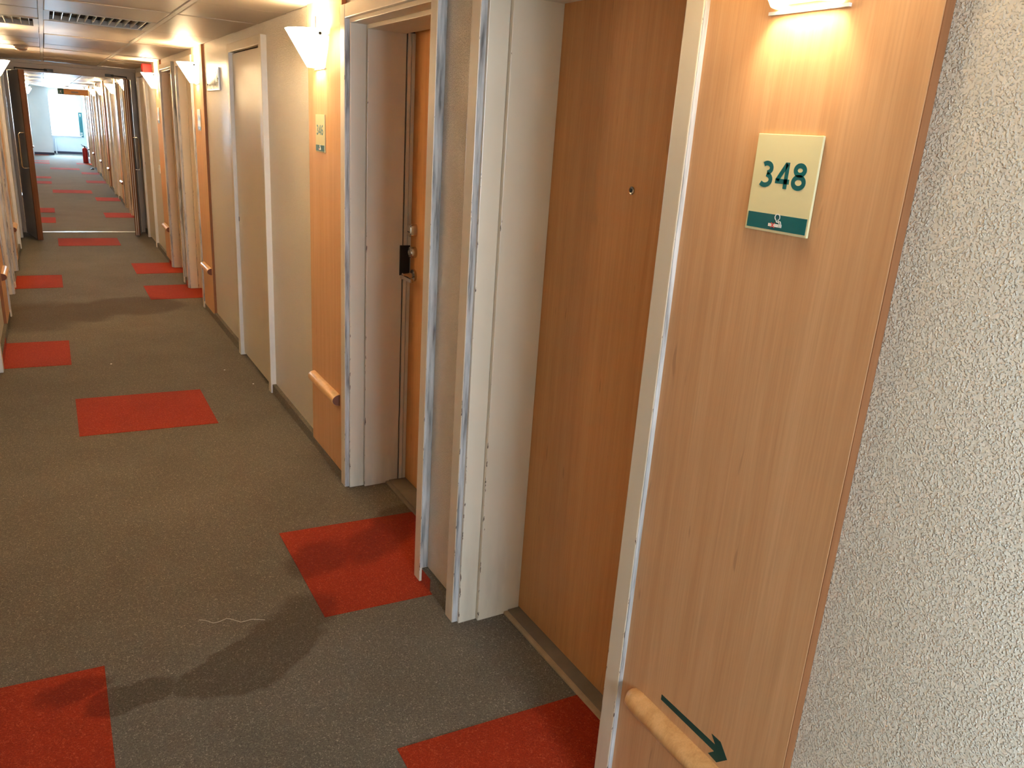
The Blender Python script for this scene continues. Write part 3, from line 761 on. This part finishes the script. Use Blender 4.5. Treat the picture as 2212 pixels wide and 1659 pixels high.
r = tag(link('wayfinding_sign', None, None, (0.005, 31.499, 0.56)), 'tall narrow teal wayfinding sign on the far end wall beside the window', 'sign')
link('board', MB().box(-0.055, 0.055, -0.008, 0, 0, 0.80, 0.002).mesh('board', 'teal'), r)
link('cream_header', MB().box(-0.055, 0.055, -0.008, 0, 0.80, 0.99, 0.002).mesh('cream_header', 'plate'), r)
ar = MB().prism([(-0.008, 0.66), (0.008, 0.66), (0.008, 0.72), (0.03, 0.72), (0.0, 0.77), (-0.03, 0.72), (-0.008, 0.72)], -0.0095, -0.0075, 'xy'); ar.v = [(a, c, b) for a, b, c in ar.v]
link('arrow', ar.mesh('arrow', 'white'), r)
for z in (0.12, 0.06):
    link('text_bar', MB().box(-0.035, 0.03, -0.0095, -0.0075, z, z+0.03).mesh('text_bar', 'white'), r)
r = tag(link('fire_extinguisher', None, None, (-0.115, 26.75, 0)), 'red fire extinguisher standing on the floor at the far end', 'fire extinguisher')
link('cylinder', MB().lathe([(0.060, 0.012), (0.070, 0.018), (0.070, 0.36), (0.064, 0.40), (0.045, 0.425), (0.022, 0.435)], seg=28).mesh('cylinder', 'extred', False, True), r)
link('foot_ring', MB().lathe([(0.072, 0.0), (0.074, 0.014), (0.066, 0.02)], seg=28).mesh('foot_ring', 'black', False, True), r)
link('valve', MB().lathe([(0.020, 0.433), (0.020, 0.455), (0.014, 0.475)], seg=16).mesh('valve', 'dark', False, True), r)
link('lever', MB().tube([(0.0, 0.0, 0.478), (-0.05, 0, 0.49), (-0.085, 0, 0.52)], 0.006, 8).mesh('lever', 'dark', False, True), r)
link('carry_handle', MB().tube([(0.0, 0.0, 0.468), (-0.07, 0, 0.468)], 0.006, 8).mesh('carry_handle', 'dark', False, True), r)
link('hose', MB().tube([(0.015, 0, 0.46), (0.055, 0, 0.45), (0.082, 0, 0.40), (0.088, 0, 0.30), (0.092, 0, 0.17)], [0.009, 0.009, 0.009, 0.010, 0.013], 10).mesh('hose', 'black', False, True), r)
r = tag(link('door_wedge', MB().prism([(-0.045, 0.0), (0.045, 0.0), (0.045, 0.03), (0.0, 0.035), (-0.045, 0.008)], -0.03, 0.03, 'xy').mesh('door_wedge', 'black')), 'black rubber wedge on the carpet by the far right doors', 'door stop')
r.data.transform(Matrix.Rotation(math.pi/2, 4, 'X')); r.location = (-0.075, 24.1, 0.0005)
r = tag(link('pipe', MB().tube([(0, 0, 0.0), (0, 0, 0.40), (0, 0.02, 0.44), (0, 0.06, 0.45)], 0.022, 12).mesh('pipe', 'frame', False, True), None, (-0.80, 31.44, 0.0)), 'thin white pipe rising beside the far wall corner', 'pipe')

# ------------------------------------------------------------------ bits on the carpet
pts = [(-0.756, 2.397), (-0.718, 2.363), (-0.674, 2.366), (-0.636, 2.334), (-0.596, 2.325), (-0.551, 2.31)]
sm = []
for i in range(len(pts)-1):
    for q in range(4):
        f = q/4; sm.append((pts[i][0]*(1-f)+pts[i+1][0]*f, pts[i][1]*(1-f)+pts[i+1][1]*f+0.004*math.sin((i*4+q)*0.9), 0.0018))
o = link('thread', MB().tube([(a+0.65, b-2.35, c) for a, b, c in sm], 0.0009, 6).mesh('thread', 'thread'), None, (-0.65, 2.35, 0))
tag(o, 'pale loose thread lying on the grey carpet', 'thread')
for (x, y), lab in zip([(-0.818, 5.508), (-0.062, 4.819), (-0.172, 5.164)], ['tiny white crumb left of centre on the carpet', 'tiny white crumb close to the cupboard door', 'tiny white crumb out on the carpet before the cupboard']):
    bm = bmesh.new(); bmesh.ops.create_icosphere(bm, subdivisions=1, radius=0.006)
    for v in bm.verts: v.co = Vector((v.co.x*random.uniform(0.7, 1.3), v.co.y*random.uniform(0.7, 1.3), v.co.z*0.5+0.003))
    m = MB(); m.add_bm(bm)
    tag(link('crumb', m.mesh('crumb', 'crumb'), None, (x, y, 0)), lab, 'crumb')
